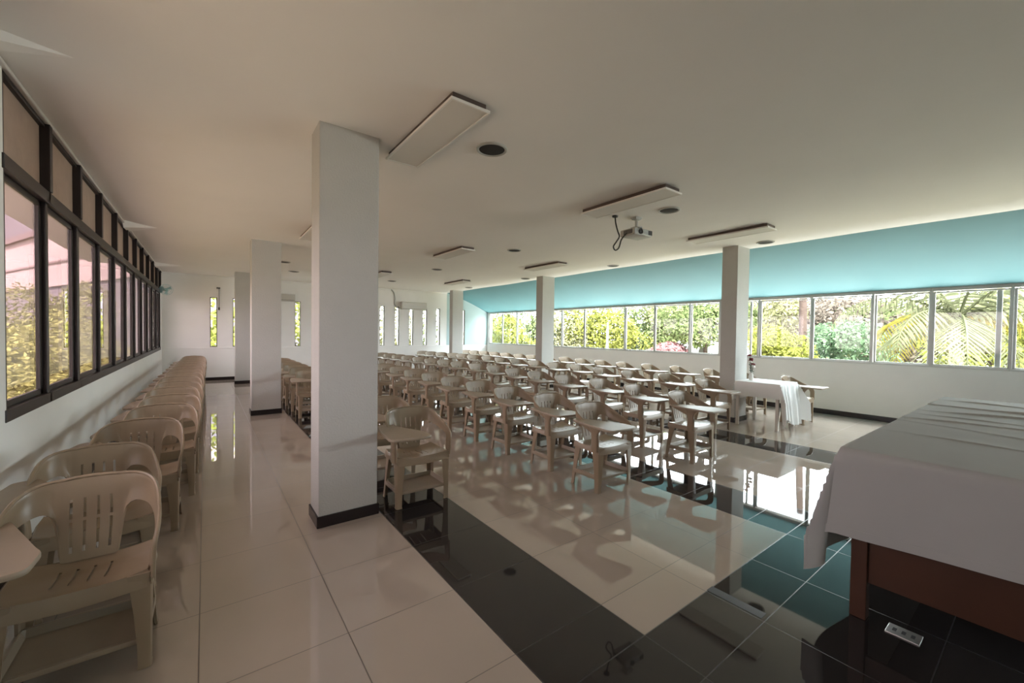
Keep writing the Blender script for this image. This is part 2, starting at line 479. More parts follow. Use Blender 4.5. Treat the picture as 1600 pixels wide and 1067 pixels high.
pillar(.66, 1.10, 13.58, 13.86, 'farthest left white pillar, close to the back wall with slits')
pillar(7.385, 7.835, 3.37, 3.64, 'white pillar with grey conduit beside the small cloth-covered table', True)
pillar(7.38, 7.82, 8.49, 8.76, 'white pillar rising from the chair rows before the middle of right windows')
pillar(7.385, 7.835, 13.58, 13.82, 'farthest right white pillar, beside the wall air conditioner')

# ------------------------------------------------------------------ chair
def make_chair(loc, label):
    t = empty('tablet_arm_chair', loc, label, 'chair', 'tablet-arm chairs in the hall')
    P = MT['plastic']
    # --- backrest with hoop arms: two edge curves, mirrored
    Tc = [(0, .187, .797), (.017, .187, .797), (.027, .187, .7965), (.044, .186, .796), (.061, .185, .795), (.071, .184, .794), (.085, .183, .792),
          (.105, .183, .791), (.116, .182, .7905), (.128, .180, .79), (.145, .176, .788), (.170, .168, .783), (.203, .150, .770), (.231, .112, .747),
          (.250, .045, .708), (.262, -.06, .656), (.266, -.14, .622), (.262, -.185, .588), (.256, -.203, .545), (.251, -.206, .48), (.249, -.206, .40)]
    Bc = [(0, .122, .42), (.017, .122, .42), (.027, .122, .42), (.043, .122, .42), (.059, .122, .42), (.069, .122, .42), (.082, .122, .42),
          (.097, .123, .425), (.105, .127, .46), (.114, .138, .55), (.130, .150, .628), (.156, .152, .652), (.192, .136, .648), (.220, .098, .636),
          (.240, .035, .617), (.254, -.06, .590), (.256, -.122, .568), (.251, -.142, .545), (.245, -.150, .515), (.241, -.152, .46), (.239, -.152, .40)]
    sub = [1] * 6 + [2, 2, 2, 2, 2, 3, 3, 3, 3, 2, 2, 2, 2, 2]
    TC = catmull(Tc, sub); BC = catmull(Bc, sub)
    TC = [Vector((-p.x, p.y, p.z)) for p in reversed(TC[1:])] + TC
    BC = [Vector((-p.x, p.y, p.z)) for p in reversed(BC[1:])] + BC
    V = [0, .10, .22, .34, .46, .50, .62, .74, .80, .9, 1]
    n = len(V); vs = []; fs = []
    for a, b in zip(BC, TC):
        out = Vector((b.x + a.x, b.y + a.y, 0)); out = out.normalized() if out.length > 1e-4 else Vector((0, 1, 0))
        wide = (b - a).length
        for k, v in enumerate(V):
            p = a.lerp(b, v) + Vector((out.x, out.y, 0)) * (.012 * math.sin(PI * v) * min(1, wide / .2))
            if k == n - 1: p = p + Vector((out.x, out.y, 0)) * .006 
            vs.append(tuple(p))
    slotx = [(.017, .027), (.061, .071)]
    for i in range(len(TC) - 1):
        xm = abs((BC[i].x + TC[i].x + BC[i + 1].x + TC[i + 1].x) / 4)
        isslot = any(s0 - .004 < xm < s1 + .001 for s0, s1 in slotx) and abs(TC[i].x - TC[i + 1].x) < .012
        for k in range(n - 1):
            if isslot and V[k] >= .1 and V[k] < .74 and not (abs(V[k] - .46) < .001): continue
            fs.append((i * n + k, (i + 1) * n + k, (i + 1) * n + k + 1, i * n + k + 1))
    fs = [tuple(reversed(f)) for f in fs]
    v2, f2 = shell(vs, fs, .007)
    b = MB().add(v2, f2)
    # rolled rim along the hoop
    rim = [p + Vector((p.x, p.y, 0)).normalized() * .002 for p in TC[::1]]
    b.tube(rim, .0085, 6)
    b.build('backrest', P, t, smooth=True, angle=60)
    # --- seat
    XSs = [-.247, -.243, -.232, -.21, -.17, -.12, -.0885, -.0785, -.05, -.0335, -.0235, 0, .0235, .0335, .05, .0785, .0885, .12, .17, .21, .232, .243, .247]
    YSs = [-.222, -.219, -.206, -.185, -.15, -.11, -.07, -.02, .03, .06, .1, .13, .136]
    vs = []; fs = []
    for i, x in enumerate(XSs):
        for j, y in enumerate(YSs):
            ax = abs(x) / .247
            z = .412 + .022 * ax ** 3 + .010 * ((y + .02) / .16) ** 2 - .012 * math.exp(-((y - .03) / .07) ** 2) * (1 - ax ** 2)
            if j == 0: z = .355 + .012 * ax
            if j == 1: z = .395
            if j == 2: z -= .002
            if i in (0, 22): z = .385 - .0 - (.035 * max(0, 1 - abs(y + .03) / .16) * -1) * .3 - .01
            if i in (1, 21): z = .415
            yy = y * (1 - .0 * ax)
            xx = x * (1.0 if y < .06 else 1.0 - (y - .06) * .7)
            if j <= 2: yy = y + .012 * ax ** 4
            vs.append((xx, yy, z))
    m = len(YSs)
    for i in range(len(XSs) - 1):
        xm = abs((XSs[i] + XSs[i + 1]) / 2)
        sl = abs(xm - .0285) < .004 or abs(xm - .0835) < .004
        for j in range(m - 1):
            ym = (YSs[j] + YSs[j + 1]) / 2
            if sl and -.12 < ym < .05 and not (-.025 < ym < .031 and False): continue
            fs.append((i * m + j, (i + 1) * m + j, (i + 1) * m + j + 1, i * m + j + 1))
    v2, f2 = shell(vs, fs, .007)
    MB().add(v2, f2).build('seat', P, t, smooth=True, angle=60)
    # --- legs: splayed angle-profile legs with a foot lip
    def leg(sx, front):
        if front:
            top = (.247, -.212); bot = (.243, -.207); w0, w1 = .082, .044; d0, d1 = .088, .044; dy = 1
            zt = .43
        else:
            top = (.222, .128); bot = (.240, .165); w0, w1 = .07, .040; d0, d1 = .085, .042; dy = -1
            zt = .415
        rings = []
        for z, k in ((0, 1.10), (.012, 1.10), (.016, 1.0), (.12, None), (.25, None), (.36, None), (zt, None)):
            f = z / zt
            g = f * f * .75 + f * .25
            cx = bot[0] + (top[0] - bot[0]) * f; cy = bot[1] + (top[1] - bot[1]) * f
            w = (w1 + (w0 - w1) * g) * (k or 1); d = (d1 + (d0 - d1) * g) * (k or 1); th = .011
            if k and k > 1: cx += .002; cy -= .002 * dy
            # L profile: outer corner at (cx, cy), arms towards -x and towards +dy*y
            r = .014
            L = [(cx - w, cy), (cx - r, cy), (cx - r * .3, cy + dy * r * .3), (cx, cy + dy * r), (cx, cy + dy * d),
                 (cx - th, cy + dy * d), (cx - th, cy + dy * (r + th * .8)), (cx - r - th * .8, cy + dy * th), (cx - w, cy + dy * th)]
            rings.append([(sx * x, y, z) for x, y in L])
        MB().loft(rings).build('leg', P, t, smooth=True, angle=35)
    for sx in (-1, 1):
        leg(sx, True); leg(sx, False)
    # --- book tray
    b = MB()
    zt = .125
    vs = []; fs = []
    TX = [-.222, -.216, -.204, -.12, 0, .12, .204, .216, .222]; TY = [-.185, -.18, -.168, -.08, .02, .112, .124, .13]
    for i, x in enumerate(TX):
        for j, y in enumerate(TY):
            z = zt
            if i in (0, 8) or j == 7: z = zt + .036
            elif i in (1, 7) or j == 6: z = zt + .034
            if j == 0: z = max(z, zt) - .006
            vs.append((x, y, z))
    m = len(TY)
    for i in range(len(TX) - 1):
        for j in range(m - 1):
            fs.append((i * m + j, (i + 1) * m + j, (i + 1) * m + j + 1, i * m + j + 1))
    v2, f2 = shell(vs, fs, .007)
    b.add(v2, f2)
    b.bbox(-.222, .222, -.197, -.178, zt - .012, zt + .012, .004)
    b.bbox(-.232, .232, .124, .142, zt - .004, zt + .036, .004)
    b.bbox(-.236, -.22, -.19, .13, zt - .006, zt + .030, .004); b.bbox(.22, .236, -.19, .13, zt - .006, zt + .030, .004)
    b.build('book_tray', MT['plasticd'], t, smooth=True, angle=35)
    # --- writing tablet over the right arm
    poly = [(-.325, .07), (-.235, .085), (-.075, -.30), (-.05, -.35), (-.055, -.495), (-.12, -.51), (-.375, -.485), (-.395, -.44), (-.37, -.15)]
    poly = rounded(poly, [.03, .03, .05, .03, .03, .06, .03, .04, .2])
    slab(MB(), poly, .653, .675, .006).build('writing_tablet', MT['plasticd'], t, smooth=True, angle=35)
    # --- flared neck carrying the tablet
    rings = []
    for z, w, d, cx, cy in ((.40, .034, .040, -.262, -.17), (.50, .030, .034, -.264, -.172), (.575, .034, .04, -.264, -.175), (.62, .05, .07, -.262, -.18), (.654, .085, .125, -.258, -.19)):
        rings.append([(cx + w * .5 * math.copysign(abs(math.cos(a)) ** .6, math.cos(a)), cy + d * math.copysign(abs(math.sin(a)) ** .6, math.sin(a)), z)
                      for a in [2 * PI * k / 14 for k in range(14)]])
    MB().loft(rings).build('tablet_neck', P, t, smooth=True, angle=50)
    return t

ORD = ['front', 'second', 'third', 'fourth', 'fifth', 'sixth', 'seventh', 'eighth', 'ninth', 'tenth', 'eleventh', 'twelfth', 'thirteenth',
       'fourteenth', 'fifteenth', 'sixteenth', 'seventeenth', 'eighteenth']
def pos(i): return 'frontmost' if i == 0 else ORD[i] + ' from the front'
CH = [None]
def chair(x, y, label, rz=0.):
    """x, y: where the top of the back stands"""
    loc = (x, y - .185, 0)
    if CH[0] is None:
        CH[0] = make_chair(loc, label); CH[0].rotation_euler = (0, 0, rz); return CH[0]
    return dup(CH[0], loc, label, rz)
j = lambda a: rnd.uniform(-a, a)
# against the left wall
Lx = [-.44, -.50, -.40, -.32, -.30, -.31, -.29, -.30, -.28, -.29, -.27, -.26, -.26, -.25, -.25, -.24]
Ly = [2.80, 3.50, 4.33, 5.08, 5.78, 6.5, 7.2, 7.93, 8.66, 9.38, 10.1, 10.8, 11.55, 12.25, 12.95, 13.65]
for i, (x, y) in enumerate(zip(Lx, Ly)):
    chair(x, y, 'beige tablet-arm chair, %s in the row under the left window' % pos(i), [0, .12, -.03, 0][i] if i < 4 else j(.03))
# beside and behind the nearest pillar
Ay = [3.72, 4.46]
AL = ['beige tablet-arm chair on the black floor band right beside the nearest pillar',
      'beige tablet-arm chair peeking out behind the chair beside the nearest pillar']
for i, y in enumerate(Ay): chair(1.545, y, AL[i], j(.02))
AG = [8.15, 8.88, 9.62, 10.35, 11.08, 11.8]
for i, y in enumerate(AG):
    chair(1.52, y, 'beige tablet-arm chair, %s in the gap between the two left pillars' % pos(i), j(.02))
Bp = [(3.22, 2.97), (3.27, 3.69), (3.23, 4.45), (3.24, 5.19), (3.20, 5.90), (3.22, 6.66), (3.20, 7.4), (3.20, 8.14), (3.18, 8.95)]
for i, (x, y) in enumerate(Bp):
    chair(x, y, 'beige tablet-arm chair, %s in the first full row right of near pillar' % pos(i), j(.025))
Ep = [(4.83, 2.94), (4.93, 3.70), (5.05, 4.46), (4.98, 5.19), (5.0, 5.95), (5.02, 6.68), (5.06, 7.42), (5.05, 8.15), (4.97, 8.86), (4.95, 9.54), (4.90, 10.2), (4.87, 10.9),
      (4.82, 11.6), (4.78, 12.25), (4.74, 12.9), (4.70, 13.5)]
for i, (x, y) in enumerate(Ep):
    chair(x, y, 'beige tablet-arm chair, %s in the second full row right of near pillar' % pos(i), j(.025))
Gp = [(6.54, 3.54), (6.78, 4.38), (6.72, 5.16), (6.80, 5.96), (6.93, 6.78), (6.85, 7.48), (6.90, 8.28), (6.86, 9.0), (6.86, 9.74), (6.90, 10.5), (6.78, 11.15), (6.80, 11.88),
      (6.74, 12.55), (6.56, 13.0), (6.52, 13.62), (6.44, 14.15)]
Gp[12] = (6.76, 12.42); Gp[13] = (6.62, 13.02)
for i, (x, y) in enumerate(Gp):
    chair(x, y, 'beige tablet-arm chair, %s in the third full row right of near pillar' % pos(i), j(.025))
HW = ['beige tablet-arm chair by the right wall directly behind the small cloth-covered table',
      'beige tablet-arm chair between the conduit pillar and the right wall']
chair(8.42, 2.98, HW[0], .03); chair(8.46, 3.76, HW[1], -.02)
Hp = [(8.64, 4.53), (8.65, 5.32), (8.65, 6.08), (8.55, 6.76), (8.64, 7.56), (8.62, 8.28), (8.75, 9.08), (8.62, 9.75), (8.56, 10.42), (8.52, 11.04), (8.53, 11.84), (8.57, 12.6),
      (8.50, 13.2), (8.44, 13.8), (8.44, 14.4)]
for i, (x, y) in enumerate(Hp):
    chair(x, y, 'beige tablet-arm chair, %s in the row between conduit pillar and back wall' % pos(i), j(.025))

# ------------------------------------------------------------------ big cloth-covered table (right foreground)
TX0, TX1, TY0, TY1, TZ = 2.80, 6.13, -.22, .70, .915
t = empty('wooden_table', ((TX0 + TX1) / 2, (TY0 + TY1) / 2, 0), 'long red-brown wooden table under a white cloth at right foreground', 'table')
ox, oy = t.location.x, t.location.y
A = lambda a, b, c, d, e, f, r=.004: (a - ox, b - ox, c - oy, d - oy, e, f, r)
MB().bbox(*A(TX0, TX1, TY0, TY1, TZ - .035, TZ - .006)).build('tabletop', MT['wood'], t)
for x in (TX0 + .025, TX1 - .095):
    for y in (TY0 + .045, TY1 - .115):
        MB().bbox(*A(x, x + .07, y, y + .07, 0, TZ - .035)).build('leg', MT['wood'], t)
MB().bbox(*A(TX0 + .045, TX0 + .07, TY0 + .11, TY1 - .11, .20, TZ - .035)).build('side_panel', MT['wood'], t)
MB().bbox(*A(TX1 - .07, TX1 - .045, TY0 + .11, TY1 - .11, .20, TZ - .035)).build('side_panel', MT['wood'], t)
MB().bbox(*A(TX0 + .09, TX1 - .09, TY0 + .06, TY0 + .085, .24, TZ - .035)).build('front_panel', MT['wood'], t)
# cloth: top sheet with folds plus hanging sides
def smooth(t): t = max(0, min(1, t)); return t * t * (3 - 2 * t)
def fold(x, y):
    z = 0
    for x0, w, h, s in ((3.55, .06, .006, 0), (4.02, .06, .007, -.3), (4.30, .10, .014, .06), (4.56, .08, .008, -.12), (4.88, .10, .016, .25), (5.27, .12, .021, .05), (5.75, .10, .012, -.05)):
        d = x - x0 + s * (y - .4) - .025 * math.sin(y * 6 + x0 * 3)
        k = (.45 + .55 * smooth((.62 - y) / .2)) * (.75 + .25 * math.sin(y * 9 + x0 * 5))
        z += h * k * (math.exp(-(d / .012) ** 2) if d < 0 else math.exp(-d / w))
    return z
vs = []; fs = []
e = .006
X0, X1, Y0, Y1 = TX0 - e, TX1 + e, TY0 - e, TY1 + e
# parametrise the flat cloth: s along x (with overhang), t along y; wrap over the table edges
DX0, DX1, DY0, DY1 = .47, .45, .45, .66
us = [X0 - DX0 * (1 - k / 12) for k in range(12)] + [X0 + .001] + [X0 + .02 + (X1 - X0 - .04) * k / 300 for k in range(301)] + [X1 - .001] + [X1 + DX1 * (k + 1) / 8 for k in range(8)]
ws = [Y0 - DY0 * (1 - k / 8) for k in range(8)] + [Y0 + .001] + [Y0 + .02 + (Y1 - Y0 - .04) * k / 24 for k in range(25)] + [Y1 - .001] + [Y1 + DY1 * (k + 1) / 14 for k in range(14)]
def drape(u, w):
    dx = max(X0 - u, u - X1, 0); dy = max(Y0 - w, w - Y1, 0)
    sxn = -1 if u < X0 else 1; syn = -1 if w < Y0 else 1
    cx = min(max(u, X0), X1); cy = min(max(w, Y0), Y1)
    z = TZ + fold(cx, cy) * (1 if dx == 0 and dy == 0 else 0)
    if dx > 0 and dy > 0:
        # hanging corner: one side falls down, the extra cloth swings outwards as a flap
        drop = max(dx, dy); mn = min(dx, dy)
        px = cx + sxn * (.012 + .04 * dx + .15 * mn * (dy / (dx + dy + 1e-6)))
        py = cy + syn * (.012 + .06 * dy + .40 * mn * (dx / (dx + dy + 1e-6)))
        z = TZ - drop - .12 * mn
    else:
        px = cx + sxn * (.014 * min(1, dx * 30) + .02 * dx + (.010 * math.sin(w * 9 + 1) * dx * 2 if dx else 0)) * (1 if dx else 0)
        py = cy + syn * (.012 * min(1, dy * 30) + .10 * dy + (.02 * math.sin(u * 7) * dy * 2 if dy else 0)) * (1 if dy else 0)
        z -= dx + dy
        if dx > 0 and u < X0: z += .05 * (dx / DX0) * smooth((Y1 - w) / .9)   # hem lies a little higher away from the corner
    return (px, py, z)
vs = [drape(u, w) for u in us for w in ws]
m = len(ws)
for i in range(len(us) - 1):
    for k in range(m - 1):
        fs.append((i * m + k, (i + 1) * m + k, (i + 1) * m + k + 1, i * m + k + 1))
v2, f2 = shell(vs, fs, .003)
big_cloth = tag(MB().add(v2, f2).build('tablecloth', MT['cloth'], smooth=True, angle=70), 'long wrinkled white cloth draped over the red-brown wooden table', 'tablecloth')

hv = []; hf = []      # stitched hem along the hanging edge
for k, u in enumerate((X0 - DX0 - .001, X0 - DX0 + .045)):
    for w in ws:
        p = drape(u, w); hv.append((p[0] - .0025, p[1] + (.003 if w > Y1 else 0), p[2]))
m = len(ws)
for k in range(m - 1): hf.append((k, m + k, m + k + 1, k + 1))
v2, f2 = shell(hv, hf, .004)
MB().add(v2, f2).build('hem', MT['cloth'], big_cloth, smooth=True, angle=70)

# ------------------------------------------------------------------ small table with cloth
t = empty('small_table', (7.65, 2.98, 0), 'small white wooden table under a white cloth beside the conduit pillar', 'table')
MB().bbox(-.35, .35, -.34, .34, .725, .745, .003).build('tabletop', MT['whitewood'], t)
for sx in (-1, 1):
    for sy in (-1, 1):
        MB().bbox(sx * .33 - .022, sx * .33 + .022, sy * .305 - .022, sy * .305 + .022, 0, .726, .003).build('leg', MT['whitewood'], t)
MB().bbox(-.345, -.325, -.285, .285, .53, .726, .003).build('apron', MT['whitewood'], t)
MB().bbox(.325, .345, -.285, .285, .60, .726, .003).build('apron', MT['whitewood'], t)
b = MB()
X0, X1, Y0, Y1, TZ2 = 7.294, 8.006, 2.634, 3.326, .749
us = [X0 - .24 * (1 - k / 6) for k in range(6)] + [X0 + .002] + [X0 + .015 + (X1 - X0 - .03) * k / 34 for k in range(35)] + [X1 - .002] + [X1 + .30 * (k + 1) / 8 for k in range(8)]
ws = [Y0 - .62 * (1 - k / 18) for k in range(18)] + [Y0 + .002] + [Y0 + .02 + (Y1 - Y0 - .04) * k / 16 for k in range(17)] + [Y1 - .002] + [Y1 + .32 * (k + 1) / 8 for k in range(8)]
vs = []; fs = []
for u in us:
    for w in ws:
        dx = max(X0 - u, u - X1, 0); dy = max(Y0 - w, w - Y1, 0)
        sxn = -1 if u < X0 else 1; syn = -1 if w < Y0 else 1
        cx = min(max(u, X0), X1); cy = min(max(w, Y0), Y1)
        mn = min(dx, dy)
        if dx > 0 and dy > 0:
            px = cx + sxn * (.008 + .04 * dx + .42 * mn); py = cy + (.006 if syn > 0 else -(.008 + .06 * dy + .42 * mn))
            z = TZ2 - max(dx, dy) - .1 * mn
        else:
            rip = math.sin((u - X0) * 42 + 2 * math.sin(u * 11))
            px = cx + sxn * ((.008 * min(1, dx * 30) + .06 * dx) if dx else 0)
            py = cy + syn * ((.008 * min(1, dy * 30) + (.10 * dy + .028 * rip * min(1, dy * 3)) * (syn < 0)) if dy else 0)
            z = TZ2 - dx - dy
            if w < Y0: z -= .10 * dy * smooth((u - X0) / .5) - .12 * dy * smooth((X0 + .35 - u) / .3)
        vs.append((px, py, max(z, .03)))
m = len(ws)
for i in range(len(us) - 1):
    for k in range(m - 1):
        fs.append((i * m + k, (i + 1) * m + k, (i + 1) * m + k + 1, i * m + k + 1))
v2, f2 = shell(vs, fs, .003)
tag(MB().add(v2, f2).build('tablecloth', MT['clothx'], smooth=True, angle=70), 'white cloth hanging in folds from the small table by the conduit pillar', 'tablecloth')
# vase with flowers
t = empty('flower_vase', (7.60, 3.20, .752), 'small white vase with dark red flowers on the small table', 'vase')
MB().lathe([(.028, 0), (.034, .01), (.040, .05), (.030, .10), (.022, .125), (.027, .14), (.022, .138), (.018, .11)], 20).build('vase_body', MT['whiteplastic'], t, smooth=True)
for k, (dx, dy, h) in enumerate(((0, 0, .36), (.035, .02, .33), (-.035, .01, .31), (.01, -.03, .27), (.03, -.02, .22), (-.02, .02, .42))):
    s = MB().tube([(0, 0, .02), (dx * .4, dy * .4, h * .5), (dx, dy, h)], .003, 6)
    for a in range(3):
        ang = a * 2.1 + k; zc = h * (.45 + .15 * a)
        c = Vector((dx * .6, dy * .6, zc)); d = Vector((math.cos(ang), math.sin(ang), .4)) * .05; w = Vector((-math.sin(ang), math.cos(ang), 0)) * .014
        s.add([c, c + d * .5 + w, c + d, c + d * .5 - w], [(0, 1, 2, 3)])
    s.build('stem', MT['stem'], t)
    f = MB()
    for a in range(9):
        ang = a * 2.4; r = .008 + .0025 * a
        p = Vector((dx + r * math.cos(ang), dy + r * math.sin(ang), h + .012 - a * .001))
        M_ = Matrix.Translation(p) @ Matrix.Rotation(ang, 4, 'Z') @ Matrix.Rotation(.6 + a * .06, 4, 'Y')
        f.lathe([(.002, -.014), (.012, -.006), (.016, .006), (.008, .014)], 8, M_)
    f.build('bloom', MT['whiteflower'] if k in (2, 4) else MT['redflower'], t, smooth=True)

# ------------------------------------------------------------------ floor bits
t = empty('floor_socket_plate', (2.86, .44, 0), 'metal floor socket plate on black tiles beside the wooden table', 'floor socket', None, 0)
MB().bbox(-.05, .05, -.065, .065, 0, .006, .002).build('plate', MT['steel'], t)
for dy in (-.035, 0, .035):
    b = MB().bbox(-.016, .016, dy - .008, dy + .008, .0055, .0072, .0005)
    b.build('socket', MT['darkplastic'], t)
tag(MB().bbox(2.388, 2.452, .922, 1.222, .0, .0015, .0006).build('tape_strip', MT['tape']), 'strip of grey tape stuck on the black tiles at the floor edge', 'tape')

# ------------------------------------------------------------------ ceiling lights
def make_light(loc, label):
    t = empty('ceiling_light', loc, label, 'ceiling light', 'rectangular ceiling lights')
    w, l = .15, .60
    MB().bbox(-w + .02, w - .02, -l + .02, l - .02, .022, .062, .003).build('housing', MT['tray'], t)
    b = MB(); f = .016
    b.bbox(-w, -w + f, -l, l, 0, .02, .003).bbox(w - f, w, -l, l, 0, .02, .003)
    b.bbox(-w + f - .002, w - f + .002, -l, -l + f, 0, .02, .003).bbox(-w + f - .002, w - f + .002, l - f, l, 0, .02, .003)
    b.build('frame', MT['panelframe'], t)
    MB().bbox(-w + f - .002, w - f + .002, -l + f - .002, l - f + .002, .004, .016, .002).build('diffuser', MT['panel'], t)
    return t
LP = [(1.42, 2.98, 'unlit rectangular ceiling light nearest the camera, right of the near pillar', .05),
      (3.94, 3.06, 'unlit rectangular ceiling light just above the projector', 0),
      (6.35, 3.04, 'unlit rectangular ceiling light just before the conduit pillar top', 0),
      (3.85, 7.10, 'unlit rectangular ceiling light in the middle of the ceiling, beyond the projector', 0),
      (6.25, 7.12, 'unlit rectangular ceiling light beside the middle right pillar top', 0),
      (1.40, 7.02, 'unlit ceiling light peeking out left of the near pillar', 0),
      (6.23, 11.2, 'unlit rectangular ceiling light nearest the farthest right pillar', 0),
      (3.80, 11.15, 'unlit ceiling light peeking out right of the near pillar, far back', 0)]
l0 = None
for x, y, lb, tilt in LP:
    z = ZC - .062
    if l0 is None: o = l0 = make_light((x, y, z), lb)
    else: o = dup(l0, (x, y, z), lb)
# ------------------------------------------------------------------ ceiling speakers
def make_speaker(loc, label):
    t = empty('ceiling_speaker', loc, label, 'ceiling speaker', 'round ceiling speakers')
    prof = [(.108, -.002), (.112, -.010), (.122, -.013), (.130, -.009), (.133, .004)]
    rings = [[(r * math.cos(2 * PI * k / 40), r * math.sin(2 * PI * k / 40), z) for k in range(40)] for r, z in prof]
    MB().loft(rings, False).add(*shell([p for r in rings[:1] for p in r], [], .001) if False else ([], [])).build('rim', MT['rim'], t, smooth=True)
    MB().lathe([(.110, .004), (.110, -.004), (.09, -.008), (.04, -.011), (.001, -.012)], 40).build('grille', MT['grille'], t, smooth=True)
    return t
SP = [(1.96, 2.94, 'black round ceiling speaker nearest the camera, right of the nearest ceiling light'),
      (4.65, 2.97, 'round ceiling speaker between the projector and the ceiling light above it'),
      (7.46, 2.97, 'round ceiling speaker beside the top of the conduit pillar'),
      (4.68, 6.22, 'black round ceiling speaker in mid ceiling, behind the projector to its left'),
      (7.46, 6.15, 'round ceiling speaker near the teal slope, between conduit pillar and middle pillar'),
      (4.65, 9.38, 'black round ceiling speaker before the light in the middle of the ceiling'),
      (7.38, 9.25, 'round ceiling speaker beside the top of the middle right pillar'),
      (4.66, 12.5, 'black round ceiling speaker above the wall air conditioner cable'),
      (7.40, 12.45, 'black round ceiling speaker just before the farthest right pillar'),
      (1.46, 10.74, 'nearer black round ceiling speaker in the gap between left pillars'),
      (1.90, 12.3, 'farther black round ceiling speaker in the gap between left pillars')]
s0 = None
for x, y, lb in SP:
    if s0 is None: s0 = make_speaker((x, y, ZC - .002), lb)
    else: dup(s0, (x, y, ZC - .002), lb)

# ------------------------------------------------------------------ projector on its ceiling mount
t = empty('projector', (4.62, 3.43, 2.86), 'white and grey projector hanging from its ceiling mount', 'projector', None, -.10)
b = MB().bbox(-.17, .17, -.125, .125, -.045, .045, .014, 3); b.build('body', MT['projgrey'], t, smooth=True)
b = MB().bbox(-.166, .166, -.129, -.118, -.03, .036, .004); f = b.build('front_grille', MT['greyconduit'], t)
b = MB()
for k in range(6): b.bbox(-.174, -.168, -.09 + k * .026, -.074 + k * .026, -.026, .030, .002)
b.build('side_vents', MT['darkplastic'], t)
M_ = Matrix.Translation((-.06, -.128, 0)) @ Matrix.Rotation(PI / 2, 4, 'X')
MB().lathe([(.034, 0), (.036, .012), (.030, .016), (.026, .006), (.001, .004)], 24, M_).build('lens', MT['darkplastic'], t, smooth=True)
MB().bbox(.09, .16, -.134, -.127, -.028, .03, .004).build('vent', MT['darkplastic'], t)
b = MB().bbox(-.06, .06, -.05, .05, .20, .222, .004).bbox(-.05, .05, -.04, .04, .185, .20, .004)
b.lathe([(.018, .09), (.018, .19)], 16).bbox(-.045, .045, -.06, .06, .075, .092, .004).bbox(-.05, -.04, -.06, .06, .04, .08, .002).bbox(.04, .05, -.06, .06, .04, .08, .002)
b.build('ceiling_mount', MT['greyconduit'], t, smooth=True)
pts = [(4.34, 3.56, ZC - .004), (4.345, 3.55, 2.98), (4.36, 3.53, 2.88), (4.36, 3.50, 2.80), (4.30, 3.50, 2.72), (4.27, 3.52, 2.66), (4.32, 3.53, 2.62), (4.38, 3.52, 2.66), (4.40, 3.50, 2.76), (4.44, 3.47, 2.83), (4.47, 3.46, 2.855)]
b = MB().tube(catmull(pts, 5), .009, 8); b.lathe([(.035, ZC - .02), (.04, ZC - .002)], 16, Matrix.Translation((4.34, 3.56, 0)))
tag(b.build('projector_cable', MT['cable'], smooth=True), 'looped black cable dropping from the ceiling to the projector', 'cable')

# ------------------------------------------------------------------ back-wall equipment
def aircon(x0, x1, z0, z1, label):
    t = empty('air_conditioner', ((x0 + x1) / 2, YB - .11, z0), label, 'air conditioner', 'split air conditioners')
    w, h = (x1 - x0) / 2, z1 - z0
    prof = [(.11, 0), (-.06, 0), (-.10, .04), (-.11, .10), (-.11, h - .02), (-.09, h), (.11, h)]
    MB().loft([[(s, y, z) for y, z in prof] for s in (-w, w)]).build('body', MT['acwhite'], t, smooth=True, angle=30)
    MB().bbox(-w + .02, w - .02, -.114, -.108, h * .42, h * .45, .001).build('trim_line', MT['greyconduit'], t)
    MB().bbox(-w + .04, w - .04, -.108, -.07, .012, .045, .004, M=Matrix.Rotation(-.25, 4, 'X')).build('louvre', MT['darkplastic'], t)
    return t
aircon(5.87, 6.86, 2.34, 2.62, 'white wall air conditioner above slit windows left of the farthest right pillar')
aircon(1.62, 2.31, 2.43, 2.65, 'white wall air conditioner seen in the gap between left pillars')
pts = [(5.52, YB - .02, ZC - .02), (5.62, YB - .03, 2.95), (5.66, YB - .03, 2.75), (5.65, YB - .03, 2.55), (5.70, YB - .03, 2.44), (5.80, YB - .04, 2.38), (5.86, YB - .06, 2.40)]
tag(MB().tube(catmull(pts, 4), .022, 8).build('aircon_pipe', MT['greyconduit'], smooth=True), 'grey pipe running from ceiling to the right wall air conditioner', 'pipe')
pts = [(.31, YB - .012, 2.72), (.33, YB - .015, 2.69), (.33, YB - .015, 2.15)]
b = MB().tube(pts, .006, 6); b.bbox(.27, .36, YB - .03, YB, 2.70, 2.735, .004); b.bbox(.31, .35, YB - .025, YB - .004, 2.07, 2.15, .004)
tag(b.build('pull_cord', MT['darkplastic']), 'dark pull cord hanging on the back wall beside the left slit window', 'cord')
t = empty('wall_fan', (-.80, 14.22, 2.53), 'small pale blue wall fan in the far left window corner', 'fan')
MB().bbox(-.16, -.10, .02, .12, -.08, .08, .01).build('bracket', MT['fanblue'], t)
MB().lathe([(.03, 0), (.045, .02), (.045, .10), (.03, .12)], 16, Matrix.Translation((-.02, .02, 0)) @ Matrix.Rotation(PI / 2, 4, 'X')).build('motor', MT['fanblue'], t, smooth=True)
MB().tube([(-.12, .07, 0), (-.02, .03, 0)], .02, 8).build('arm', MT['fanblue'], t)
b = MB()
for k in range(3):
    a = k * 2.094 + .5
    vs = [(.03 * math.cos(a), .03 * math.sin(a), 0), (.12 * math.cos(a - .35), .12 * math.sin(a - .35), .012), (.13 * math.cos(a + .3), .13 * math.sin(a + .3), -.012), (.035 * math.cos(a + .8), .035 * math.sin(a + .8), -.006)]
    v2, f2 = shell(vs, [(0, 1, 2, 3)], .003)
    b.add(v2, f2, Matrix.Translation((-.02, -.12, 0)) @ Matrix.Rotation(PI / 2, 4, 'X'))
b.build('blades', MT['fanblue'], t)
b = MB()
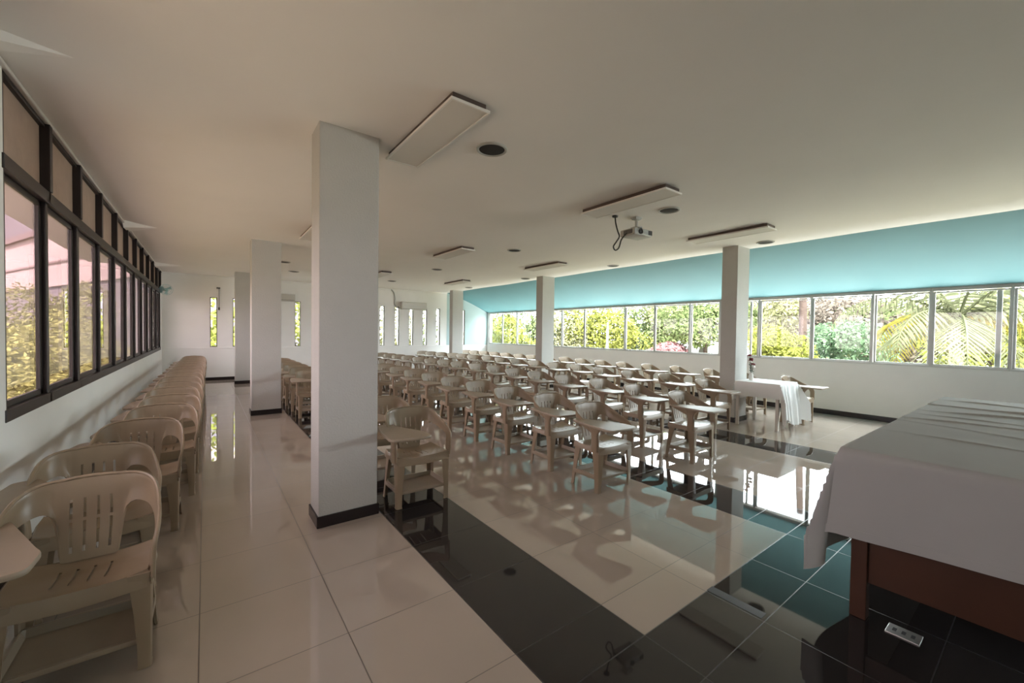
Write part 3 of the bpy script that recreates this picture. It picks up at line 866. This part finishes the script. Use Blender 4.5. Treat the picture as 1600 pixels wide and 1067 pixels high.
for rr, zz in ((.14, 0), (.11, -.03), (.07, -.045), (.14, .03)):
    pts = [(-.02 + rr * math.cos(2 * PI * k / 24), -.12 + zz, rr * math.sin(2 * PI * k / 24)) for k in range(25)]
    b.tube(pts, .003, 5)
for k in range(12):
    a = 2 * PI * k / 12
    b.tube([(-.02 + .02 * math.cos(a), -.17, .02 * math.sin(a)), (-.02 + .11 * math.cos(a), -.15, .11 * math.sin(a)), (-.02 + .14 * math.cos(a), -.12, .14 * math.sin(a))], .002, 4)
b.build('cage', MT['fanblue'], t)
# a small dark sensor on the ceiling by the near pillar
tag(MB().lathe([(.03, 0), (.028, -.02), (.012, -.03)], 16, Matrix.Translation((2.0, 6.0, ZC))).build('ceiling_sensor', MT['whiteplastic'], smooth=True), 'tiny white sensor on the ceiling right of the near pillar', 'sensor')

# ------------------------------------------------------------------ outside
GZ = -3.6
struct(MB().box(16.5, 60, -20, 80, GZ - .3, GZ).build('ground', MT['ground']))
struct(MB().box(-60, -3.2, -20, 80, GZ - .3, GZ).build('ground_lawn', MT['ground']))
struct(MB().box(-3.2, 16.5, 16.5, 80, GZ - .3, GZ).build('ground_yard', MT['ground']))
def leaves(n, blobs, size, seed, flat=.4):
    """n leaf quads scattered on and in ellipsoid blobs"""
    r = random.Random(seed); mb = MB()
    tot = sum(b[3] * b[4] for b in blobs)
    for (cx, cy, cz, rx, rz) in blobs:
        k = int(n * rx * rz / tot)
        for _ in range(k):
            while True:
                d = Vector((r.gauss(0, 1), r.gauss(0, 1), r.gauss(0, 1)))
                if d.length > .1: break
            d.normalize(); q = r.uniform(.55, 1.03) ** .6
            p = Vector((cx + d.x * rx * q, cy + d.y * rx * q, cz + d.z * rz * q))
            nrm = (d * .7 + Vector((r.gauss(0, .5), r.gauss(0, .5), r.gauss(.3, .5)))).normalized()
            a = nrm.cross(Vector((r.gauss(0, 1), r.gauss(0, 1), r.gauss(0, 1)))); a.normalize(); b = nrm.cross(a)
            s = size * r.uniform(.6, 1.3)
            a *= s; b *= s * .5
            mb.add([p - a, p + b * .9 - a * .1, p + a, p - b * .9 - a * .1], [(0, 1, 2, 3)])
    return mb
seed = [100]
def tree(name, loc, blobs, n, size, m, label, cat='tree', group=None, trunk=None):
    seed[0] += 1
    t = empty(name, loc, label, cat, group)
    leaves(n, blobs, size, seed[0]).build('foliage', m, t)
    if trunk:
        r0, h = trunk
        b = MB().tube([(0, 0, 0), (.08 * r0, .05, h * .5), (-.1 * r0, .1, h)], [r0, r0 * .75, r0 * .45], 10)
        for k in range(4):
            a = k * 1.7 + seed[0]
            b.tube([(0, 0, h * .55 + k * .1 * h), (math.cos(a) * h * .14, math.sin(a) * h * .14, h * .75 + k * .06 * h), (math.cos(a) * h * .22, math.sin(a) * h * .22, h * .98)], [r0 * .4, r0 * .3, r0 * .15], 6)
        b.build('trunk', MT['bark'], t, smooth=True)
    return t
LM = {'yellow': leaf_mat('leaves_yellow_green', (0.111, 0.117, 0.026)), 'mid': leaf_mat('leaves_mid_green', (0.071, 0.088, 0.036)), 'dark': leaf_mat('leaves_deep_green', (0.030, 0.043, 0.020)),
      'blue': leaf_mat('leaves_blue_green', (0.064, 0.098, 0.056)), 'olive': leaf_mat('leaves_olive', (0.098, 0.095, 0.049)), 'brown': leaf_mat('leaves_brownish', (0.088, 0.071, 0.059)),
      'brightyellow': leaf_mat('leaves_bright_yellow_green', (.26, .26, .10), .5), 'brightolive': leaf_mat('leaves_bright_olive', (.20, .20, .095), .5),  # left leaf colours brightened to show through the tinted glass
      'pink': leaf_mat('blossom_pink', (0.170, 0.082, 0.085)), 'palm': leaf_mat('palm_leaf', (0.084, 0.089, 0.050), .35), 'palmy': leaf_mat('palm_leaf_yellow', (0.119, 0.100, 0.021), .3)}
def az(px):   # bearing of an image column, used to set the trees along the view through the windows
    a = math.atan((px - 800) / 640.4) + math.radians(36.83)
    return math.sin(a), math.cos(a)
def crown(px, r, z, rx, rz, n, size, key, label, trunk=None, name='leafy_tree', cat='tree', group=None, nb=6, base=GZ):
    sx, sy = az(px); rr = random.Random(px * 7 + int(r))
    bot, top = z - rz, min(z + rz, 1.45 + .095 * r)     # the tree line only just clears the window heads
    z, rz = (bot + top) / 2, (top - bot) / 2
    n = int(n * 1.9); size *= .72
    blobs = [(0, 0, z - base, rx * .75, rz * .75)]
    for k in range(nb):
        a = rr.uniform(0, 2 * PI)
        blobs.append((math.cos(a) * rx * .6, math.sin(a) * rx * .6, z - base + rr.uniform(-.5, .5) * rz, rx * rr.uniform(.4, .6), rz * rr.uniform(.35, .5)))
    return tree(name, (sx * r, sy * r, base), blobs, n, size, LM[key], label, cat, group, trunk)
G1 = 'trees outside the right windows'
crown(775, 21, 1.2, 1.9, 2.0, 2600, .15, 'yellow', 'bright yellow-green tree outside the farthest right-hand window', (.14, 4), group=G1)
crown(815, 24, 1.6, 2.2, 3.0, 3000, .16, 'mid', 'green tree outside the window left of the middle right pillar', (.16, 5), group=G1)
crown(884, 22, 1.8, 2.0, 3.2, 3200, .15, 'olive', 'olive-green tree outside the window right of the middle right pillar', (.16, 5), group=G1)
crown(945, 23, 1.7, 2.6, 3.4, 3800, .15, 'yellow', 'yellow-green tree behind the slender white pole outside', (.18, 5), group=G1)
crown(1003, 24, 2.2, 2.3, 3.2, 3400, .16, 'mid', 'mid-green tree outside, left of the one above the pink bush', (.16, 5), group=G1)
crown(1052, 26, 2.9, 2.4, 2.8, 3200, .16, 'olive', 'olive tree rising behind the pink-flowering bush outside', (.16, 6), group=G1)
crown(1105, 20, 2.6, 1.9, 1.9, 3000, .14, 'mid', 'spreading green tree above the parked pale car outside', (.14, 5), group=G1)
crown(1045, 19, .85, .95, .5, 1300, .10, 'pink', 'pink-flowering bush outside below the olive tree', None, 'flowering_bush', 'bush', base=.1)
crown(1185, 25, 3.0, 2.4, 3.6, 3600, .17, 'olive', 'olive-green tree outside just right of the conduit pillar', (.2, 6), group=G1)
crown(1226, 17, .75, 1.3, 1.25, 3200, .11, 'yellow', 'round bright yellow bush outside just right of the conduit pillar', None, 'round_bush', 'bush')
crown(1225, 31, 4.4, 3.2, 4.4, 4200, .19, 'olive', 'tall olive tree outside beside the thick brown trunk', (.2, 8), group=G1)
crown(1310, 28, 3.8, 3.2, 3.2, 3600, .18, 'brown', 'brownish-leaved tree outside behind the dense blue-green bush', (.2, 7), group=G1)
crown(1335, 20, .9, 1.7, 1.5, 3200, .12, 'blue', 'dense blue-green round bush outside left of the palm', None, 'round_bush', 'bush')
crown(1292, 15.4, .35, .85, .7, 1700, .10, 'olive', 'low olive bush outside beside the yellow bush', None, 'low_bush', 'bush')
crown(1400, 27, 3.4, 3.0, 3.4, 3600, .17, 'mid', 'mid-green tree outside behind the left fronds of the palm', (.2, 7), group=G1)
crown(1420, 16, .25, 1.2, .7, 2000, .10, 'blue', 'low blue-green bush outside under the left palm fronds', None, 'low_bush', 'bush')
crown(1500, 25, 2.4, 3.4, 4.0, 4200, .17, 'brown', 'broad brownish tree outside directly behind the palm', (.2, 6), group=G1)
crown(1590, 22, 1.6, 2.3, 3.0, 3200, .15, 'yellow', 'yellow-green tree outside at the right edge of the photo', (.16, 5), group=G1)
crown(1690, 22, 1.8, 2.6, 3.4, 2400, .18, 'mid', 'green tree outside beyond the right edge', (.16, 5), group=G1) if False else None
# thick bare trunk
sx, sy = az(1256)
b = MB().tube([(0, 0, 0), (.05, 0, 3), (-.05, .05, 6.5), (.1, 0, 9)], [.18, .15, .13, .11], 12)
tag(b.build('tree_trunk', MT['bark'], smooth=True, loc=(sx * 19.4, sy * 19.4, GZ)), 'thick brown bare tree trunk outside behind the yellow bush', 'tree')
# white pole
sx, sy = az(949)
tag(MB().lathe([(.10, 0), (.08, 3.5), (.05, 4.6), (.03, 5.6)], 12).build('pole', MT['carwhite'], smooth=True, loc=(sx * 18, sy * 18, GZ)), 'slender white pole standing outside among the yellow-green trees', 'pole')
# palm
pxd = Vector((.995, .100, 0)); C_ = pxd * 13.6
t = empty('palm_tree', (C_.x, C_.y, GZ), 'palm tree with arching fronds outside the nearest right window', 'palm')
hc = 2.0 - GZ
MB().tube([(.3, .2, 0), (.12, .1, 2.2), (0, 0, hc - .1)], [.17, .13, .12], 12).build('trunk', MT['palmtrunk'], t, smooth=True)
for k in range(18):
    a = k * 2.399; el = [1.15, .85, .55, .3, .1, -.15][k % 6]; L = rnd.uniform(2.3, 2.9)
    d = Vector((math.cos(a), math.sin(a), 0)); side = Vector((-d.y, d.x, 0))
    pts = []
    for q in range(15):
        s = q / 14
        e_ = el - s * s * 1.5 - s * .25
        if q == 0: p = Vector((0, 0, hc))
        else: p = pts[-1] + (d * math.cos(e_) + Vector((0, 0, math.sin(e_)))) * L / 14
        pts.append(p)
    f = MB().tube(pts, [.028 * (1 - s / 15) + .004 for s in range(15)], 6)
    for q in range(2, 15):
        for h in range(2):
            base = pts[q - 1].lerp(pts[q], h / 2) ; tan = (pts[q] - pts[q - 1]).normalized()
            ln = .62 * math.sin(PI * min(1, (q + h / 2) / 15) ** .8) + .12
            for sg in (-1, 1):
                dr = (side * sg + tan * .55 + Vector((0, 0, -.45 - .3 * rnd.random()))).normalized()
                tip = base + dr * ln + Vector((0, 0, -.12 * ln)); w = tan * .028; mid_ = base + dr * ln * .55
                f.add([base - w * .5, base + w * .5, mid_ + w, tip, mid_ - w], [(0, 1, 2, 3, 4)])
    f.build('frond', LM['palmy'] if k in (3, 10, 16) else LM['palm'], t)
# parked car seen among the trees
sx, sy = az(1108)
t = empty('parked_car', (sx * 22, sy * 22, .35), 'pale parked car seen outside under the spreading green tree', 'car', None, .9)
b = MB().loft([[(x, -.85, z) for x, z in ((-2, .3), (2, .3), (2.05, .75), (1.2, .95), (.7, 1.4), (-1.0, 1.42), (-1.8, .98), (-2.05, .9))],
               [(x, .85, z) for x, z in ((-2, .3), (2, .3), (2.05, .75), (1.2, .95), (.7, 1.4), (-1.0, 1.42), (-1.8, .98), (-2.05, .9))]])
b.build('body', MT['carwhite'], t, smooth=True, angle=30)
b = MB().bbox(-.9, .55, -.86, .86, 1.0, 1.32, .03); b.build('windows', MT['darkplastic'], t)
for x in (-1.25, 1.25):
    for y in (-.8, .8):
        MB().lathe([(.32, -.1), (.32, .1)], 20, Matrix.Translation((x, y, .32)) @ Matrix.Rotation(PI / 2, 4, 'X')).build('wheel', MT['darkplastic'], t, smooth=True)
# bank that the car and bushes stand on
struct(MB().add([(16.8, 4, GZ - .1), (40, 4, GZ - .1), (40, 34, GZ - .1), (17, 34, GZ - .1), (18.4, 5, .35), (40, 5, .35), (40, 34, .35), (18.4, 33, .35)],
       [(0, 1, 5, 4), (1, 2, 6, 5), (2, 3, 7, 6), (3, 0, 4, 7), (4, 5, 6, 7), (0, 3, 2, 1)]).build('ground_bank', MT['ground']))
# pale building with pink roof seen at the farthest right-hand window
sx, sy = az(785)
t = empty('pale_house', (sx * 34, sy * 34, GZ), 'pale house behind the trees outside the farthest right-hand window', 'house', None, -.6)
MB().box(-4, 4, -3, 3, 0, 5.9).build('wall', MT['carwhite'], t)
MB().box(-4.4, 4.4, -3.4, 3.4, 5.9, 6.2).build('roof', MT['render'], t)
# ---- outside the left windows: leafy bank and a banded building
G2 = 'trees outside the left windows'
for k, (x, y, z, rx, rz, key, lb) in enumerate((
        (-3.9, 10.2, -1.2, 1.7, 2.2, 'brightolive', 'nearest olive tree outside the front pane of the left window'),
        (-4.7, 14.4, -.4, 2.0, 2.5, 'brightyellow', 'yellow-green tree outside the left window, behind the nearest olive one'),
        (-3.4, 18.3, .1, 1.8, 2.7, 'brightyellow', 'tall yellow-green tree outside the left window near the building corner'),
        (-8.0, 17.8, .0, 2.4, 2.9, 'brightolive', 'olive tree outside the left window against the banded building'),
        (-4.6, 22.4, .5, 1.7, 2.9, 'brightolive', 'farthest olive-green tree outside the left window'),
        (-2.75, 13.4, -1.1, 1.3, 2.0, 'brightyellow', 'yellow-green tree outside the left window, closest to the wall'),
        (-7.2, 12.6, -.7, 1.8, 2.4, 'brightyellow', 'yellow-green tree at the front edge of the left window'))):
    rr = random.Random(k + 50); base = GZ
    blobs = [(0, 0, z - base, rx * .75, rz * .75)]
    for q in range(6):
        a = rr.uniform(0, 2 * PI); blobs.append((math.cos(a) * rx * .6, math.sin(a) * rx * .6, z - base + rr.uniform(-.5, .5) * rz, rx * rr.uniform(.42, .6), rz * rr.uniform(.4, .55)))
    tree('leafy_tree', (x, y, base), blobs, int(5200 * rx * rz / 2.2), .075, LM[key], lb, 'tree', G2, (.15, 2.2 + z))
# building: face runs away to the left
d = Vector((-.42, .906, 0)).normalized(); nrm = Vector((.906, .42, 0)).normalized(); P0 = Vector((-1.9, 22, 0)) - d * .6 
t = empty('banded_building', (P0.x, P0.y, GZ), 'pale building with pink and lilac bands outside the left window', 'building', None, math.atan2(d.y, d.x))
g = -GZ
sgn = -1   # thickness goes to local -y (away from the room)
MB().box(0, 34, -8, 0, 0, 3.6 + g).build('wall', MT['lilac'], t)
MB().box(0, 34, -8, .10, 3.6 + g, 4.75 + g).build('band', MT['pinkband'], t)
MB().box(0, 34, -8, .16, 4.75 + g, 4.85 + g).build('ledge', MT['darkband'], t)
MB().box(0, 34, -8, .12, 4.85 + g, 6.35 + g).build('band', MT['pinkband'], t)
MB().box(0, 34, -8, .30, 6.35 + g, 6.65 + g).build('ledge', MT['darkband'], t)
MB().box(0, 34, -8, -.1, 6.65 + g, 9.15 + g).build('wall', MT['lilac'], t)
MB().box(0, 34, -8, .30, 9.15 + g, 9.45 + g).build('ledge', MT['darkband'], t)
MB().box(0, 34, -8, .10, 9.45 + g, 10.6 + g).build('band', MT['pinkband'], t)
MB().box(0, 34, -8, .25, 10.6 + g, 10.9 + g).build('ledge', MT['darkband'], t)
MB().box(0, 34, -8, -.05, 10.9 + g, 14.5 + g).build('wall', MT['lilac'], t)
# foliage beyond the back wall slits
for k, (x, y, key, lb) in enumerate(((.9, 19.5, 'yellow', 'yellow tree beyond the leftmost slit window of the back wall'), (4.2, 21, 'yellow', 'yellow-green tree beyond the slit window between the left pillars'),
                                     (8.0, 22.5, 'olive', 'olive tree beyond the slit windows under the right air conditioner'), (11.6, 23.5, 'mid', 'green tree beyond the slit window by the farthest right pillar'))):
    blobs = [(0, 0, 5.1, 1.9, 2.2), (.9, -.4, 5.9, 1.0, 1.2), (-.9, .3, 4.5, 1.0, 1.3), (.2, -.9, 4.2, 1.1, 1.3)]
    tree('leafy_tree', (x, y, GZ), blobs, 2200, .14, LM[key], lb, 'tree', 'trees beyond the back wall', (.15, 5))

# ------------------------------------------------------------------ light
SKY = (3.35, 3.5, 3.7); UPLIGHT_R = (4.1, 4.0, 3.95); UPLIGHT_L = (1.45, 1.35, 1.15)
w = D.worlds.new('World'); SC.world = w; w.use_nodes = True
bg = w.node_tree.nodes['Background']
bg.inputs['Strength'].default_value = 1.0
# an overcast-bright sky; below it a ground glow added as uplight, brighter at right
nt = w.node_tree; tc = nt.nodes.new('ShaderNodeTexCoord'); sp = nt.nodes.new('ShaderNodeSeparateXYZ')
nt.links.new(tc.outputs['Generated'], sp.inputs[0])
def ramp(sock, a, b):
    n = nt.nodes.new('ShaderNodeMapRange'); n.inputs['From Min'].default_value = a; n.inputs['From Max'].default_value = b
    nt.links.new(sock, n.inputs['Value']); return n.outputs[0]
def wmix(f, a, b):
    n = nt.nodes.new('ShaderNodeMix'); n.data_type = 'RGBA'; nt.links.new(f, n.inputs[0])
    for i, v in ((6, a), (7, b)):
        if isinstance(v, tuple): n.inputs[i].default_value = (*v, 1)
        else: nt.links.new(v, n.inputs[i])
    return n.outputs[2]
below = wmix(ramp(sp.outputs[0], -.35, .35), UPLIGHT_L, UPLIGHT_R)
nt.links.new(wmix(ramp(sp.outputs[2], -.05, .01), below, SKY), bg.inputs['Color'])
sl = D.lights.new('sun', 'SUN'); sl.energy = 11.0; sl.angle = math.radians(2); sl.color = (1, .965, .91)
so = D.objects.new('sun', sl); COL.objects.link(so)
so.rotation_euler = Vector((.50, .62, -1.0)).to_track_quat('-Z', 'Y').to_euler()
def portal(name, loc, rot, sx, sy):
    l = D.lights.new(name, 'AREA'); l.shape = 'RECTANGLE'; l.size = sx; l.size_y = sy
    o = D.objects.new(name, l); COL.objects.link(o); o.location = loc; o.rotation_euler = rot
    l.cycles.is_portal = True
    return o
# sky portals in the window openings (they emit nothing, they only guide sampling)
portal('portal_right', (XR + .12, 4.39, (SILL_R + HEAD_R) / 2), (0, PI / 2, 0), HEAD_R - SILL_R, 20.8)
portal('portal_left', (XL - .12, 7.75, 2.0), (0, -PI / 2, 0), 2.1, 13.5)

# ------------------------------------------------------------------ camera
yaw, pitch, roll, hcam, fpx = math.radians(36.829), math.radians(-1.221), math.radians(.765), 1.517, 640.4037
def cam_dir(v):
    c, s = math.cos(roll), math.sin(roll); x, y = c * v[0] - s * v[2], s * v[0] + c * v[2]; f = v[1]
    c, s = math.cos(pitch), math.sin(pitch); f, y = c * f - s * y, s * f + c * y
    c, s = math.cos(-yaw), math.sin(-yaw)
    return Vector((c * x - s * f, s * x + c * f, y))
r_, u_, f_ = cam_dir((1, 0, 0)), cam_dir((0, 0, 1)), cam_dir((0, 1, 0))
cd = D.cameras.new('camera'); cd.sensor_fit = 'HORIZONTAL'; cd.sensor_width = 36; cd.lens = fpx / 1600 * 36; cd.clip_start = .05; cd.clip_end = 300
co = D.objects.new('camera', cd); COL.objects.link(co)
M_ = Matrix.Identity(4)
for i in range(3): M_[i][0] = r_[i]; M_[i][1] = u_[i]; M_[i][2] = -f_[i]
M_[2][3] = hcam
co.matrix_world = M_
SC.camera = co
vs_ = SC.view_settings
SC.display_settings.display_device = 'sRGB'
vs_.view_transform = 'Standard'; vs_.look = 'None'; vs_.gamma = 1; vs_.use_curve_mapping = False
vs_.exposure = 2.6
SC.cycles.max_bounces = 14; SC.cycles.diffuse_bounces = 8; SC.cycles.glossy_bounces = 6; SC.cycles.transparent_max_bounces = 16
SC.cycles.use_adaptive_sampling = False; SC.cycles.sample_clamp_indirect = 6; SC.cycles.use_guiding = True
SC.cycles.caustics_reflective = False; SC.cycles.caustics_refractive = False
